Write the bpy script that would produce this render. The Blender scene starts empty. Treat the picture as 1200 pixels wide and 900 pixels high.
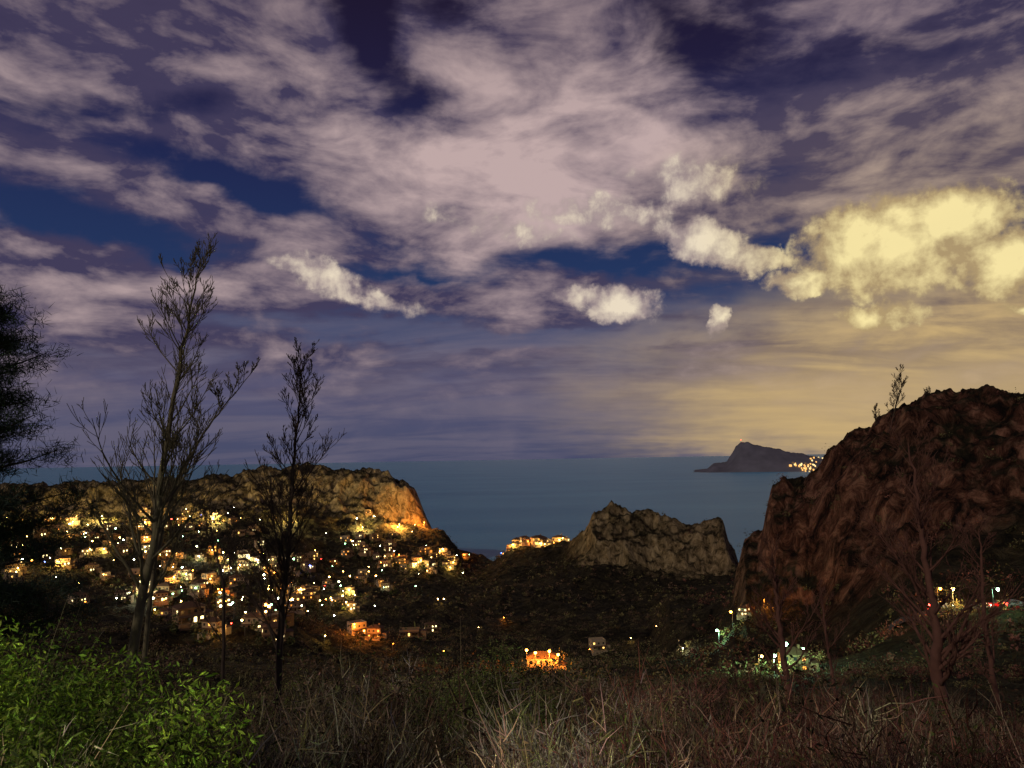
import bpy, math, random
import numpy as np
from mathutils import Vector, Matrix, Euler
random.seed(7); rng=np.random.default_rng(7)
scene=bpy.context.scene
H=140.0
# ------------------------------------------------------------------ camera
cam_d=bpy.data.cameras.new("camera"); cam=bpy.data.objects.new("camera",cam_d)
scene.collection.objects.link(cam); scene.camera=cam
cam_d.lens=26; cam_d.sensor_width=36; cam_d.clip_start=0.1; cam_d.clip_end=200000
R=Matrix.Rotation(math.radians(90+5.75),3,'X')@Matrix.Rotation(math.radians(-1.0),3,'Z')
cam.matrix_world=Matrix.Translation((0,0,H))@R.to_4x4()
F=26/36*1200
def ray(px,py):  # back-projects image pixels through the camera, to place terrain, objects and clouds
    """bearing (rad, from +Y), slope and elevation of the sight line through an image pixel"""
    v=R@Vector(((px-600)/F,(450-py)/F,-1)); v.normalize()
    return math.atan2(v.x,v.y), v.z/math.hypot(v.x,v.y), math.asin(v.z)
def lin(c):
    return tuple(((x/255)/12.92 if x/255<=0.04045 else ((x/255+0.055)/1.055)**2.4) for x in c)
# ------------------------------------------------------------------ numpy noise
perm=rng.random((256,256)).astype(np.float32)
def vnoise(x,y):
    xi=np.floor(x).astype(int); yi=np.floor(y).astype(int); fx=x-xi; fy=y-yi
    fx=fx*fx*fx*(fx*(fx*6-15)+10); fy=fy*fy*fy*(fy*(fy*6-15)+10)
    a=perm[xi&255,yi&255]; b=perm[(xi+1)&255,yi&255]; c=perm[xi&255,(yi+1)&255]; d=perm[(xi+1)&255,(yi+1)&255]
    return (a*(1-fx)+b*fx)*(1-fy)+(c*(1-fx)+d*fx)*fy
def fbm(x,y,o=4,ridge=False):
    s=0;a=0.5;t=0
    for i in range(o):
        n=vnoise(x*1.0+i*17.3,y+i*9.1)
        if ridge: n=1-np.abs(2*n-1)
        s=s+a*n;t+=a;a*=0.5;x,y=(x*1.62+y*1.18),(y*1.62-x*1.18)
    return s/t
# ------------------------------------------------------------------ terrain table
near=[('z',0,H-2.2),('z',4,H-2.6),('z',8,H-3.9),('z',16,H-6.3),('z',25,H-8.8),('z',80,H-24.5)]
C={}
def col(px,nodes,rock=()): C[px]=(near+list(nodes),rock)
sea=lambda d:('z',d,-8)
L=[(160,785),(250,765),(450,722),(600,690),(780,648),(900,616)]
col(-900,[(200,760),(450,700),(900,560),(1100,500),sea(1900)],[(850,1200)])
col(-300,[(200,770),(450,715),(900,615),(970,598),(1020,576),(1100,577),sea(1600)],[(930,1150)])
col(0,L+[(975,600),(1010,578),(1070,572),sea(1500)],[(930,1150)])
col(60,L+[(975,600),(1000,574),(1060,570),sea(1500)],[(930,1150)])
col(120,L+[(975,600),(1005,574),(1060,567),sea(1500)],[(930,1150)])
col(180,L+[(975,597),(1010,570),(1060,565),sea(1500)],[(930,1150)])
col(260,L+[(975,594),(1010,568),(1050,560),sea(1500)],[(930,1150)])
col(300,L+[(975,590),(1020,556),(1050,553),sea(1450)],[(930,1150)])
col(350,L+[(975,590),(1020,551),(1040,546),sea(1400)],[(930,1150)])
L2=[(160,790),(300,768),(420,745),(550,712),(700,678),(850,643),(930,620)]
col(400,L2+[(965,600),(1010,556),(1030,549),sea(1300)],[(940,1120)])
col(440,L2+[(965,606),(1000,562),(1025,554),sea(1250)],[(940,1120)])
col(462,L2+[(965,612),(990,566),(1015,556),sea(1200)],[(940,1100)])
col(478,L2+[(965,616),(985,575),(1010,563),sea(1160)],[(940,1100)])
col(490,L2+[(965,620),(985,592),(1005,580),sea(1130)],[(940,1100)])
col(500,L2+[(965,626),(985,612),(1000,603),sea(1120)],[(940,1100)])
col(510,L2+[(965,634),(1000,626),sea(1120)],[(950,1050)])
col(520,L2+[(965,643),(1010,637),sea(1120)])
col(545,[(160,788),(300,770),(420,748),(600,705),(800,672),(950,656),(1040,648),sea(1120)])
col(566,[(160,787),(300,770),(420,750),(600,707),(800,673),(950,658),(1010,653),sea(1090)])
col(590,[(160,786),(300,770),(420,752),(600,705),(760,668),(880,649),sea(1000)])
col(620,[(160,786),(300,770),(420,753),(600,702),(760,660),(850,642),sea(980)])
col(660,[(160,787),(300,772),(420,755),(600,700),(720,665),(800,638),sea(960)])
K=[(160,790),(300,774),(420,757),(560,712),(650,685)]
def Kf(y): return [(150,795),(220,(790+y)/2),(285,y+14),(300,y),('z',400,62),('z',520,40),(650,688)]
col(682,K+[(700,660),(730,638),(755,622),sea(900)],[(690,830)])
col(698,K+[(700,655),(725,622),(750,605),sea(900)],[(680,830)])
col(714,K+[(700,655),(725,612),(750,593),sea(900)],[(680,830)])
col(740,K+[(700,662),(725,622),(750,600),sea(900)],[(680,830)])
col(760,K+[(700,668),(725,628),(750,603),sea(900)],[(680,830)])
col(780,Kf(768)+[(700,672),(725,634),(750,610),sea(900)],[(680,830)])
col(798,Kf(758)+[(700,673),(725,638),(750,616),sea(900)],[(680,830)])
col(830,Kf(738)+[(700,673),(725,630),(750,611),sea(900)],[(680,830)])
col(847,Kf(712)+[(700,672),(725,635),(750,615),sea(900)],[(680,830)])
col(853,Kf(700)+[(700,672),(725,655),(750,640),sea(900)],[(690,800)])
bk=[('z',450,60),('z',700,20),sea(950)]
col(859,[(150,795),(220,748),(285,706),(300,678),(312,662),('z',400,58),('z',560,30),(700,672),(750,648),sea(900)],[(285,340),(700,800)])
r0=[(150,793),(215,752),(262,712)]
col(870,r0+[(285,672),(312,636)]+bk,[(265,360)])
col(886,r0+[(283,680),(300,650),(312,624)]+bk,[(265,360)])
col(893,r0+[(278,682),(292,640),(305,610)]+bk,[(265,360)])
col(898,r0+[(275,685),(290,630),(303,591)]+bk,[(265,360)])
col(906,r0+[(272,685),(288,610),(303,571)]+bk,[(265,360)])
col(932,r0+[(270,685),(285,620),(300,585),(312,562)]+bk,[(255,380)])
col(955,r0+[(268,680),(282,610),(295,565),(310,541)]+bk,[(255,380)])
col(976,[(150,790),(210,755),(250,705),(262,670),(278,590),(292,545),(308,520),('z',480,90),('z',750,30),sea(950)],[(250,380)])
col(1000,[(150,785),(200,750),(240,700),(256,655),(275,570),(290,525),(305,502),('z',480,100),('z',750,40),sea(950)],[(240,380)])
col(1050,[(140,785),(175,745),(190,722),(197,718),(225,690),(250,620),(275,550),(290,505),(305,490),('z',480,110),('z',750,50),sea(1000)],[(230,380)])
col(1082,[(130,785),(165,745),(183,720),(190,716),(220,680),(250,600),(272,530),(285,490),(305,474),('z',480,120),('z',750,60),sea(1050)],[(230,380)])
col(1105,[(130,785),(165,745),(183,718),(190,714),(220,675),(250,590),(275,510),(290,480),(310,466),('z',480,120),('z',750,60),sea(1050)],[(230,380)])
col(1200,[(130,780),(165,745),(183,722),(190,718),(220,670),(250,590),(275,510),(290,478),(320,463),('z',480,125),('z',750,60),sea(1100)],[(240,380)])
col(1500,[(130,770),(180,725),(190,720),(250,600),(330,450),('z',600,170),sea(1200)],[(260,380)])
col(2300,[(130,760),(250,600),(400,400),('z',700,220),sea(1400)],[(260,380)])
DG=np.concatenate([[0],np.geomspace(2,2200,900)])
cols=sorted(C); AZ=[];ZT=[];RT=[]
for px in cols:
    nodes,rk=C[px]; az=ray(px,600)[0]; ds=[];zs=[]
    for n in nodes:
        if n[0]=='z': ds.append(n[1]);zs.append(n[2])
        else:
            s=ray(px,n[1])[1]; ds.append(n[0]); zs.append(H+s*n[0])
    AZ.append(az);ZT.append(np.interp(DG,ds,zs))
    r=np.zeros_like(DG)
    for a,b in rk: r=np.maximum(r,np.clip(np.minimum((DG-a)/(b-a)*8+0.5,(b-DG)/(b-a)*6+0.5),0,1))
    RT.append(r)
back=np.interp(DG,[0,4,60,200,500,2200],[H-2.2,H-2.0,H+12,H+60,H+160,H+200])
AZ=[-math.pi]+AZ+[math.pi]; ZT=[back]+ZT+[back]; RT=[RT[0]*0]+RT+[RT[0]*0]
AZ=np.array(AZ);ZT=np.array(ZT);RT=np.array(RT)
def bil(T,az,d):
    i=np.clip(np.searchsorted(AZ,az)-1,0,len(AZ)-2); t=(az-AZ[i])/(AZ[i+1]-AZ[i])
    j=np.clip(np.searchsorted(DG,d)-1,0,len(DG)-2); u=np.clip((d-DG[j])/(DG[j+1]-DG[j]),0,1)
    return (T[i,j]*(1-t)+T[i+1,j]*t)*(1-u)+(T[i,j+1]*(1-t)+T[i+1,j+1]*t)*u
def height(az,d):
    az=np.asarray(az,dtype=float); d=np.asarray(d,dtype=float)
    z=bil(ZT,az,d); rk=bil(RT,az,d)
    x=np.sin(az)*d; y=np.cos(az)*d
    sc=np.clip(d/420,0.0,1)
    z=z+rk*sc*(fbm(x/30,y/30,5,True)-0.62)*22
    z=z+rk*np.clip(d/350,0,1)*(fbm(x/9+50,y/9,5,True)-0.6)*9
    z=z+(1-rk)*np.clip((d-20)/400,0,1)*(fbm(x/60+9,y/60,5)-0.5)*20
    z=z+(1-rk)*np.clip((d-60)/300,0,1)*(fbm(x/20+3,y/20+8,4,True)-0.6)*6
    z=z+np.clip(d/40,0.1,1)*(fbm(x/3.1+5,y/3.1,3)-0.5)*0.9
    return z
def gz(x,y): return float(height(math.atan2(x,y),math.hypot(x,y)))
def locate(px,py,dmin=30,dmax=1300):
    az,s,_=ray(px,py); d=np.geomspace(dmin,dmax,1500); g=height(np.full_like(d,az),d)
    k=np.nonzero(g>=H+s*d)[0]
    dd=d[k[0]] if len(k) else None
    if dd is None: return None
    return (math.sin(az)*dd,math.cos(az)*dd,float(g[k[0]]),az,dd)
def at(px,d,dz=0):
    az=ray(px,600)[0]; x=math.sin(az)*d;y=math.cos(az)*d
    return Vector((x,y,gz(x,y)+dz))
def obj(name,verts,faces,mat=None,attrs=None,smooth=False):
    me=bpy.data.meshes.new(name); 
    verts=np.asarray(verts,dtype=np.float32); 
    if isinstance(faces,np.ndarray):
        n,k=faces.shape
        me.vertices.add(len(verts)); me.vertices.foreach_set("co",verts.ravel())
        me.loops.add(n*k); me.loops.foreach_set("vertex_index",faces.astype(np.int32).ravel())
        me.polygons.add(n); me.polygons.foreach_set("loop_start",np.arange(0,n*k,k,dtype=np.int32))
        me.update(calc_edges=True)
    else: me.from_pydata([tuple(v) for v in verts],[],faces)
    if attrs:
        for nm,a in attrs.items():
            if a.ndim==1:
                at_=me.attributes.new(nm,'FLOAT','POINT'); at_.data.foreach_set("value",a.astype(np.float32))
            else:
                at_=me.attributes.new(nm,'FLOAT_COLOR','POINT')
                at_.data.foreach_set("color",np.concatenate([a,np.ones((len(a),1))],1).astype(np.float32).ravel())
    me.polygons.foreach_set("use_smooth",np.full(len(me.polygons),smooth)); me.update()
    if mat: me.materials.append(mat)
    o=bpy.data.objects.new(name,me); scene.collection.objects.link(o); return o
# ------------------------------------------------------------------ materials
def newmat(name):
    m=bpy.data.materials.new(name); m.use_nodes=True; nt=m.node_tree
    return m,nt,nt.nodes["Principled BSDF"]
def simple(name,color,rough=0.8,noise=0.3,scale=2.0):
    m,nt,b=newmat(name)
    n=nt.nodes.new("ShaderNodeTexNoise"); n.inputs["Scale"].default_value=scale; n.inputs["Detail"].default_value=5
    tc=nt.nodes.new("ShaderNodeTexCoord"); nt.links.new(tc.outputs["Object"],n.inputs["Vector"])
    mx=nt.nodes.new("ShaderNodeMix"); mx.data_type='RGBA'
    mx.inputs[6].default_value=(*[c*(1-noise) for c in color],1); mx.inputs[7].default_value=(*[min(1,c*(1+noise)) for c in color],1)
    nt.links.new(n.outputs["Fac"],mx.inputs[0]); nt.links.new(mx.outputs[2],b.inputs["Base Color"])
    b.inputs["Roughness"].default_value=rough; b.inputs["Specular IOR Level"].default_value=0.2
    return m
def emis(name,color,s):
    m,nt,b=newmat(name); b.inputs["Base Color"].default_value=(0.2,0.2,0.2,1)
    b.inputs["Emission Color"].default_value=(*color,1); b.inputs["Emission Strength"].default_value=s
    m.cycles.emission_sampling='NONE'
    return m
def leafmat(name):
    m,nt,b=newmat(name); a=nt.nodes.new("ShaderNodeAttribute"); a.attribute_name="tint"
    nt.links.new(a.outputs["Color"],b.inputs["Base Color"]); b.inputs["Roughness"].default_value=0.7
    b.inputs["Specular IOR Level"].default_value=0.1
    return m
m_ter,nt,b=newmat("hillside_rock_and_scrub"); N=nt.nodes;LK=nt.links
geo=N.new("ShaderNodeNewGeometry"); at_=N.new("ShaderNodeAttribute"); at_.attribute_name="rock"
mp=N.new("ShaderNodeMapping"); mp.inputs["Scale"].default_value=(1,1,0.5); LK.new(geo.outputs["Position"],mp.inputs["Vector"])
n1=N.new("ShaderNodeTexNoise"); n1.inputs["Scale"].default_value=0.17; n1.inputs["Detail"].default_value=10; n1.inputs["Roughness"].default_value=0.74; n1.inputs["Distortion"].default_value=0.8; LK.new(mp.outputs[0],n1.inputs["Vector"])
n2=N.new("ShaderNodeTexNoise"); n2.inputs["Scale"].default_value=0.03; n2.inputs["Detail"].default_value=8; n2.inputs["Roughness"].default_value=0.65; LK.new(geo.outputs["Position"],n2.inputs["Vector"])
def ramp(st):
    r_=N.new("ShaderNodeValToRGB"); e=r_.color_ramp.elements; e[0].position=st[0][0]; e[0].color=(*st[0][1],1); e[1].position=st[-1][0]; e[1].color=(*st[-1][1],1)
    for p,c in st[1:-1]: x=e.new(p); x.color=(*c,1)
    LK.new(n1.outputs["Fac"],r_.inputs[0]); return r_.outputs[0]
rA=ramp([(0.38,(0.05,0.035,0.016)),(0.5,(0.30,0.23,0.12)),(0.64,(0.56,0.45,0.26))])
rB=ramp([(0.4,(0.014,0.008,0.007)),(0.505,(0.15,0.065,0.042)),(0.63,(0.46,0.24,0.155))])  # right cliff ramp, with reddish sky glow put into the rock colour
rs_=ramp([(0.38,(0.010,0.009,0.006)),(0.52,(0.040,0.034,0.018)),(0.7,(0.11,0.09,0.05))])
atr=N.new("ShaderNodeAttribute"); atr.attribute_name="red_sky_glow"
mxr=N.new("ShaderNodeMix"); mxr.data_type='RGBA'; LK.new(atr.outputs["Fac"],mxr.inputs[0]); LK.new(rA,mxr.inputs[6]); LK.new(rB,mxr.inputs[7])
sep=N.new("ShaderNodeSeparateXYZ"); LK.new(geo.outputs["Normal"],sep.inputs[0])
mr=N.new("ShaderNodeMapRange"); mr.inputs[1].default_value=0.87; mr.inputs[2].default_value=0.56; LK.new(sep.outputs["Z"],mr.inputs[0])
ad=N.new("ShaderNodeMath"); ad.operation='MULTIPLY_ADD'; LK.new(n2.outputs["Fac"],ad.inputs[0]); ad.inputs[1].default_value=3.6; ad.inputs[2].default_value=-1.75
ad2=N.new("ShaderNodeMath"); ad2.operation='ADD'; LK.new(mr.outputs[0],ad2.inputs[0]); LK.new(ad.outputs[0],ad2.inputs[1])
mu=N.new("ShaderNodeMath"); mu.operation='MULTIPLY'; mu.use_clamp=True; LK.new(ad2.outputs[0],mu.inputs[0]); LK.new(at_.outputs["Fac"],mu.inputs[1])
mx=N.new("ShaderNodeMix"); mx.data_type='RGBA'; LK.new(mu.outputs[0],mx.inputs[0]); LK.new(rs_,mx.inputs[6]); LK.new(mxr.outputs[2],mx.inputs[7])
LK.new(mx.outputs[2],b.inputs["Base Color"]); b.inputs["Roughness"].default_value=0.95; b.inputs["Specular IOR Level"].default_value=0.1
bp=N.new("ShaderNodeBump"); bp.inputs["Strength"].default_value=1.0; bp.inputs["Distance"].default_value=8; LK.new(n1.outputs["Fac"],bp.inputs["Height"]); LK.new(bp.outputs[0],b.inputs["Normal"])
# ------------------------------------------------------------------ terrain mesh
azs=np.concatenate([np.linspace(-math.pi,-0.95,40)[:-1],np.linspace(-0.95,-0.66,50)[:-1],np.linspace(-0.66,0.66,700),np.linspace(0.66,0.95,50)[1:],np.linspace(0.95,math.pi,40)[1:]])
ds=np.concatenate([np.geomspace(0.3,150,160)[:-1],np.geomspace(150,230,50)[:-1],np.linspace(230,330,130)[:-1],np.geomspace(330,680,80)[:-1],np.linspace(680,780,70)[:-1],np.geomspace(780,940,40)[:-1],np.linspace(940,1090,90)[:-1],np.geomspace(1090,2000,50)])
A,D=np.meshgrid(azs,ds,indexing='ij'); Z=height(A.ravel(),D.ravel()); RK=bil(RT,A.ravel(),D.ravel())
V=np.stack([np.sin(A.ravel())*D.ravel(),np.cos(A.ravel())*D.ravel(),Z],1)
na,nd=len(azs),len(ds); i,j=np.meshgrid(np.arange(na-1),np.arange(nd-1),indexing='ij'); k=(i*nd+j).ravel()
RED=np.clip((A.ravel()-ray(780,600)[0])/0.12,0,1)*np.clip((560-D.ravel())/100,0.25,1)  # where the reddish sky glow is painted into the rock
obj("hillside_terrain",V,np.stack([k,k+1,k+nd+1,k+nd],1),m_ter,{"rock":RK,"red_sky_glow":RED},smooth=True)
# ------------------------------------------------------------------ sea
m_sea,nt,b=newmat("sea_water"); N=nt.nodes;LK=nt.links
b.inputs["Roughness"].default_value=0.36; b.inputs["IOR"].default_value=1.33; b.inputs["Specular IOR Level"].default_value=0.4
geo=N.new("ShaderNodeNewGeometry"); mp=N.new("ShaderNodeMapping"); mp.inputs["Scale"].default_value=(0.012,0.03,1); LK.new(geo.outputs["Position"],mp.inputs[0])
n=N.new("ShaderNodeTexNoise"); n.inputs["Scale"].default_value=1; n.inputs["Detail"].default_value=8; n.inputs["Roughness"].default_value=0.75; LK.new(mp.outputs[0],n.inputs["Vector"])
bp=N.new("ShaderNodeBump"); bp.inputs["Strength"].default_value=1.0; bp.inputs["Distance"].default_value=14; LK.new(n.outputs["Fac"],bp.inputs["Height"]); LK.new(bp.outputs[0],b.inputs["Normal"])
mp2=N.new("ShaderNodeMapping"); mp2.inputs["Scale"].default_value=(0.0012,0.0028,1); LK.new(geo.outputs["Position"],mp2.inputs[0])
n3=N.new("ShaderNodeTexNoise"); n3.inputs["Scale"].default_value=1; n3.inputs["Detail"].default_value=6; LK.new(mp2.outputs[0],n3.inputs["Vector"])
mxs=N.new("ShaderNodeMix"); mxs.data_type='RGBA'; mxs.inputs[6].default_value=(0.03,0.22,0.46,1); mxs.inputs[7].default_value=(0.18,0.52,0.70,1); LK.new(n3.outputs["Fac"],mxs.inputs[0]); LK.new(mxs.outputs[2],b.inputs["Base Color"])
S=90000
obj("sea",[(-S,-S,0),(S,-S,0),(S,S,0),(-S,S,0)],[(0,1,2,3)],m_sea)
# ------------------------------------------------------------------ distant headland
hp=[(812,560),(828,550),(836,543),(852,540),(857,531),(862,522),(868,518),(876,519),(886,522),(905,525),(928,530),(945,533),(965,537),(1000,541),(1080,545),(1200,549)]
ha=np.array([ray(*p)[0] for p in hp]); hz=np.array([max(0,H+ray(*p)[1]*6500) for p in hp])
a=np.linspace(ha[0],ha[-1],260); d=np.linspace(6150,8200,90); A,D=np.meshgrid(a,d,indexing='ij')
top=np.interp(A,ha,hz); t=(D-6150)/350; u=np.clip((8200-D)/1700,0,1)
prof=np.where(t<1,np.clip(t,0,1)**0.75,u**0.8)
X=np.sin(A)*D;Y=np.cos(A)*D
Z=top*prof*(0.8+0.3*fbm(X/300,Y/300,5,True)/1.0)-6+ (fbm(X/90,Y/90,4,True)-0.5)*25*np.clip(prof,0,1)
k=(np.arange(259)[:,None]*90+np.arange(89)[None]).ravel()
m_head=simple("headland_rock",(0.13,0.13,0.16),0.95,0.5,0.01)
obj("headland",np.stack([X,Y,Z],-1).reshape(-1,3),np.stack([k,k+1,k+91,k+90],1),m_head,smooth=True)
def headz(az,d):
    i=np.argmin(abs(a-az)); j=np.argmin(abs(np.linspace(6150,8200,90)-d)); return float(Z[i,j])
# ------------------------------------------------------------------ lamps and houses
m_pole=simple("lamp_metal",(0.12,0.12,0.12),0.5)
COL=dict(warm=(1.0,0.48,0.10),yel=(1.0,0.64,0.17),wht=(0.95,0.97,0.6),org=(1.0,0.30,0.03),red=(1,0.03,0.02),blue=(0.12,0.2,1),grn=(0.45,1.0,0.55),olv=(0.95,0.70,0.22),lime=(0.8,0.95,0.35))
EM={k:emis("lamp_glow_"+k,c,45) for k,c in COL.items()}
def box(x0,x1,y0,y1,z0,z1,V,Fs,M,mi):
    b=len(V); V+= [(x0,y0,z0),(x1,y0,z0),(x1,y1,z0),(x0,y1,z0),(x0,y0,z1),(x1,y0,z1),(x1,y1,z1),(x0,y1,z1)]
    for f in [(0,3,2,1),(4,5,6,7),(0,1,5,4),(1,2,6,5),(2,3,7,6),(3,0,4,7)]: Fs.append(tuple(b+q for q in f)); M.append(mi)
def lampmesh(kind,h=6,g=0.28):
    V=[];Fs=[];M=[]
    for (r0,z0,r1,z1) in [(0.09,-1,0.05,h)]:
        b=len(V)
        for q in range(8): V.append((r0*math.cos(q*.785),r0*math.sin(q*.785),z0))
        for q in range(8): V.append((r1*math.cos(q*.785),r1*math.sin(q*.785),z1))
        for q in range(8): Fs.append((b+q,b+(q+1)%8,b+8+(q+1)%8,b+8+q)); M.append(0)
    box(-0.04,0.04,-1.0,0.0,h-0.05,h+0.05,V,Fs,M,0)
    box(-0.2,0.2,-1.6,-0.9,h+0.05,h+0.17,V,Fs,M,0)
    b=len(V)
    for i_ in range(1,5):
        for q in range(8): V.append((g*1.3*math.sin(i_*math.pi/5)*math.cos(q*.785),-1.25+g*1.3*math.sin(i_*math.pi/5)*math.sin(q*.785),h-0.3+g*1.3*math.cos(i_*math.pi/5)))
    for i_ in range(3):
        for q in range(8): Fs.append((b+i_*8+q,b+(i_+1)*8+q,b+(i_+1)*8+(q+1)%8,b+i_*8+(q+1)%8)); M.append(1)
    Fs.append(tuple(range(b+31,b+23,-1))); M.append(1); Fs.append(tuple(range(b,b+8))); M.append(1)
    me=bpy.data.meshes.new("street_lamp_"+kind); me.from_pydata(V,[],Fs)
    me.materials.append(m_pole); me.materials.append(EM[kind])
    me.polygons.foreach_set("material_index",M); return me
LM={k:lampmesh(k) for k in EM}
def street_lamp(x,y,z,kind,power,yaw=0,name="street_lamp",s=1.0):
    o=bpy.data.objects.new(name,LM[kind]); scene.collection.objects.link(o)
    o.location=(x,y,z); o.rotation_euler=(0,0,yaw); o.scale=(s,s,s)
    if power:
        l=bpy.data.lights.new("bulb","POINT"); l.energy=power; l.color=COL[kind]; l.shadow_soft_size=0.3
        lo=bpy.data.objects.new("bulb",l); scene.collection.objects.link(lo); lo.parent=o; lo.location=(0,-1.25,5.0)
    return o
wallm=[simple("whitewashed_wall",(0.32,0.25,0.17),0.9,0.3,0.6),simple("ochre_render_wall",(0.24,0.155,0.085),0.9,0.3,0.6)]
roofm=simple("terracotta_roof",(0.09,0.05,0.03),0.9,0.35,1.5)
glass_d=simple("dark_window",(0.03,0.03,0.035),0.2)
win_on=[emis("lit_window_warm",(1,0.55,0.13),3),emis("lit_window_amber",(1,0.36,0.05),3),emis("lit_window_pale",(1,0.8,0.35),4)]
def housemesh(k,rs):
    V=[];Fs=[];M=[]; w=rs.uniform(8,14);dp=rs.uniform(7,9);h=rs.choice([3.2,3.2,6.2,6.2,6.2]); fl=int(h/3)
    box(-w/2,w/2,-dp/2,dp/2,-4,h,V,Fs,M,0)
    box(-w/2-0.5,w/2+0.5,-dp/2-3,-dp/2-0.01,-4,0.1,V,Fs,M,0)
    for q in range(4):
        px=-w/2+0.4+q*(w-0.8)/3; box(px-0.15,px+0.15,-dp/2-2.8,-dp/2-2.5,0.1,2.7,V,Fs,M,0)
    box(-w/2,w/2,-dp/2-3,-dp/2-0.01,2.7,2.95,V,Fs,M,1)
    ww=rs.uniform(3,5); box(w/2+0.003,w/2+ww,-dp/2+1,dp/2-1,-4,3.0,V,Fs,M,0); box(w/2+0.01,w/2+ww+0.2,-dp/2+0.8,dp/2-0.8,3.0,3.2,V,Fs,M,1)
    if k%3!=0:
        b=len(V); o=0.5; V+=[(-w/2-o,-dp/2-o,h),(w/2+o,-dp/2-o,h),(w/2+o,dp/2+o,h),(-w/2-o,dp/2+o,h),(-w/2+dp/2,0,h+1.9),(w/2-dp/2,0,h+1.9)]
        for f in [(0,1,5,4),(1,2,5),(2,3,4,5),(3,0,4),(3,2,1,0)]: Fs.append(tuple(b+q for q in f)); M.append(1)
        box(w/4-0.4,w/4+0.4,0.4,1.2,h+0.6,h+2.6,V,Fs,M,0)
    else:
        for bb in [(-w/2,w/2,-dp/2,-dp/2+0.25),(-w/2,w/2,dp/2-0.25,dp/2),(-w/2,-w/2+0.25,-dp/2+0.26,dp/2-0.26),(w/2-0.25,w/2,-dp/2+0.26,dp/2-0.26)]: box(*bb,h+0.002,h+0.9,V,Fs,M,0)
    for f in range(fl):
        z=f*3+1.0; nw=int(w//2.6)
        for q in range(nw):
            cx=-w/2+(q+0.5)*w/nw; on=3 if rs.random()<0.3 else 2
            hh=2.1 if (f==0 and q==nw//2) else 1.3; z0=z if hh<2 else 0.12
            box(cx-0.6,cx+0.6,-dp/2-0.04,-dp/2+0.1,z0,z0+hh,V,Fs,M,on)
            box(cx-0.6,cx+0.6,dp/2-0.1,dp/2+0.04,z,z+1.3,V,Fs,M,2)
        for sx in (-1,1):
            for cy in (-dp/4,dp/4):
                if sx==1 and f==0: continue
                box(sx*w/2-0.04,sx*w/2+0.04,cy-0.5,cy+0.5,z,z+1.3,V,Fs,M,3 if rs.random()<0.3 else 2)
    me=bpy.data.meshes.new("house_%d"%k); me.from_pydata(V,[],Fs)
    for m in (wallm[k%2],roofm,glass_d,win_on[k%3]): me.materials.append(m)
    me.polygons.foreach_set("material_index",M); return me
rs=random.Random(3); HM=[housemesh(k,rs) for k in range(12)]
def house(x,y,z,yaw,k=None,s=1.0):
    o=bpy.data.objects.new("house",HM[rs.randrange(12) if k is None else k]); scene.collection.objects.link(o)
    o.location=(x,y,z+0.3); o.rotation_euler=(0,0,yaw); o.scale=(s,s,s); return o
placed=[]; TT=[]
def house_at(x,y,z,az,s=1.0,yaw=None,k=None,lamp=None,power=900,mind=13,off=8):
    for q in placed:
        if (q[0]-x)**2+(q[1]-y)**2<mind**2: return
    placed.append((x,y))
    yw=(-az+rs.uniform(-0.7,0.7)) if yaw is None else yaw
    house(x,y,z,yw,k,s)
    for q in range(3):
        TT.append((x-math.sin(az)*rs.uniform(7,12)+rs.uniform(-9,9),y-math.cos(az)*rs.uniform(7,12)))
    if lamp:
        q=Vector((math.sin(az),math.cos(az)))*-off
        lx=x+q.x+rs.uniform(-5,5); ly=y+q.y; street_lamp(lx,ly,gz(lx,ly),lamp,power,yw)
def place_house(px,py,**kw):
    p=locate(px,py)
    if p: house_at(*p[:4],**kw)
CL=[((125,632),(85,22),28,0.55,['yel','wht','wht','warm']),((295,655),(80,24),34,0.6,['wht','yel','wht','warm']),
    ((215,695),(85,26),24,0.5,['warm','yel','org','wht']),((500,662),(60,13),32,0.65,['warm','yel','org','yel']),((430,640),(50,22),20,0.12,['warm']),
    ((368,708),(40,14),14,0.6,['wht','yel']),((245,614),(70,8),10,0.4,['yel']),((60,660),(70,22),16,0.5,['yel','org','yel']),((400,690),(60,20),12,0.2,['warm']),((280,730),(80,12),10,0.4,['org','warm','yel'])]
for (c,sp,n,pl,kinds) in CL:
    for q in range(n):
        px=c[0]+rs.gauss(0,0.6)*sp[0]; py=c[1]+rs.gauss(0,0.6)*sp[1]
        place_house(px,py,s=rs.uniform(0.6,0.95),lamp=(rs.choice(kinds) if rs.random()<pl else None),power=rs.choice([600,2000,6000,20000]))
for q in range(170):
    c=rs.choice(CL); p=locate(c[0][0]+rs.gauss(0,0.8)*c[1][0],c[0][1]+rs.gauss(0,0.8)*c[1][1])
    if p: street_lamp(p[0],p[1],p[2],rs.choice(['yel','wht','warm','wht','grn','yel','blue' if q%2==0 else 'org','red' if q%5==0 else 'yel']),0,rs.uniform(-3,3),s=rs.choice([0.6,0.8,1.0,1.5]))
for q,px in enumerate(range(598,664,8)):
    p=at(px,858-q*5); house_at(p.x,p.y,p.z+2,ray(px,600)[0],s=0.9+0.35*(q%3==1),lamp='org' if q%3==0 else 'yel',power=rs.choice([4000,9000,14000]),mind=5,k=q)
place_house(418,742,lamp='org',power=9000,s=.75); place_house(440,748,lamp='org',power=7000,s=.7); place_house(480,745,s=0.7); place_house(505,740,s=.6)
SCR=[]
p=at(632,172); house_at(p.x,p.y,p.z-0.1,ray(636,600)[0],s=0.55,lamp=None,k=4)
for px_,d_,pw in ((624,165,3600),(640,167,8500),(614,170,1500),(650,170,1800)):
    p=at(px_,d_); street_lamp(p.x,p.y,p.z-0.4,'org',pw,s=.8)
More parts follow.
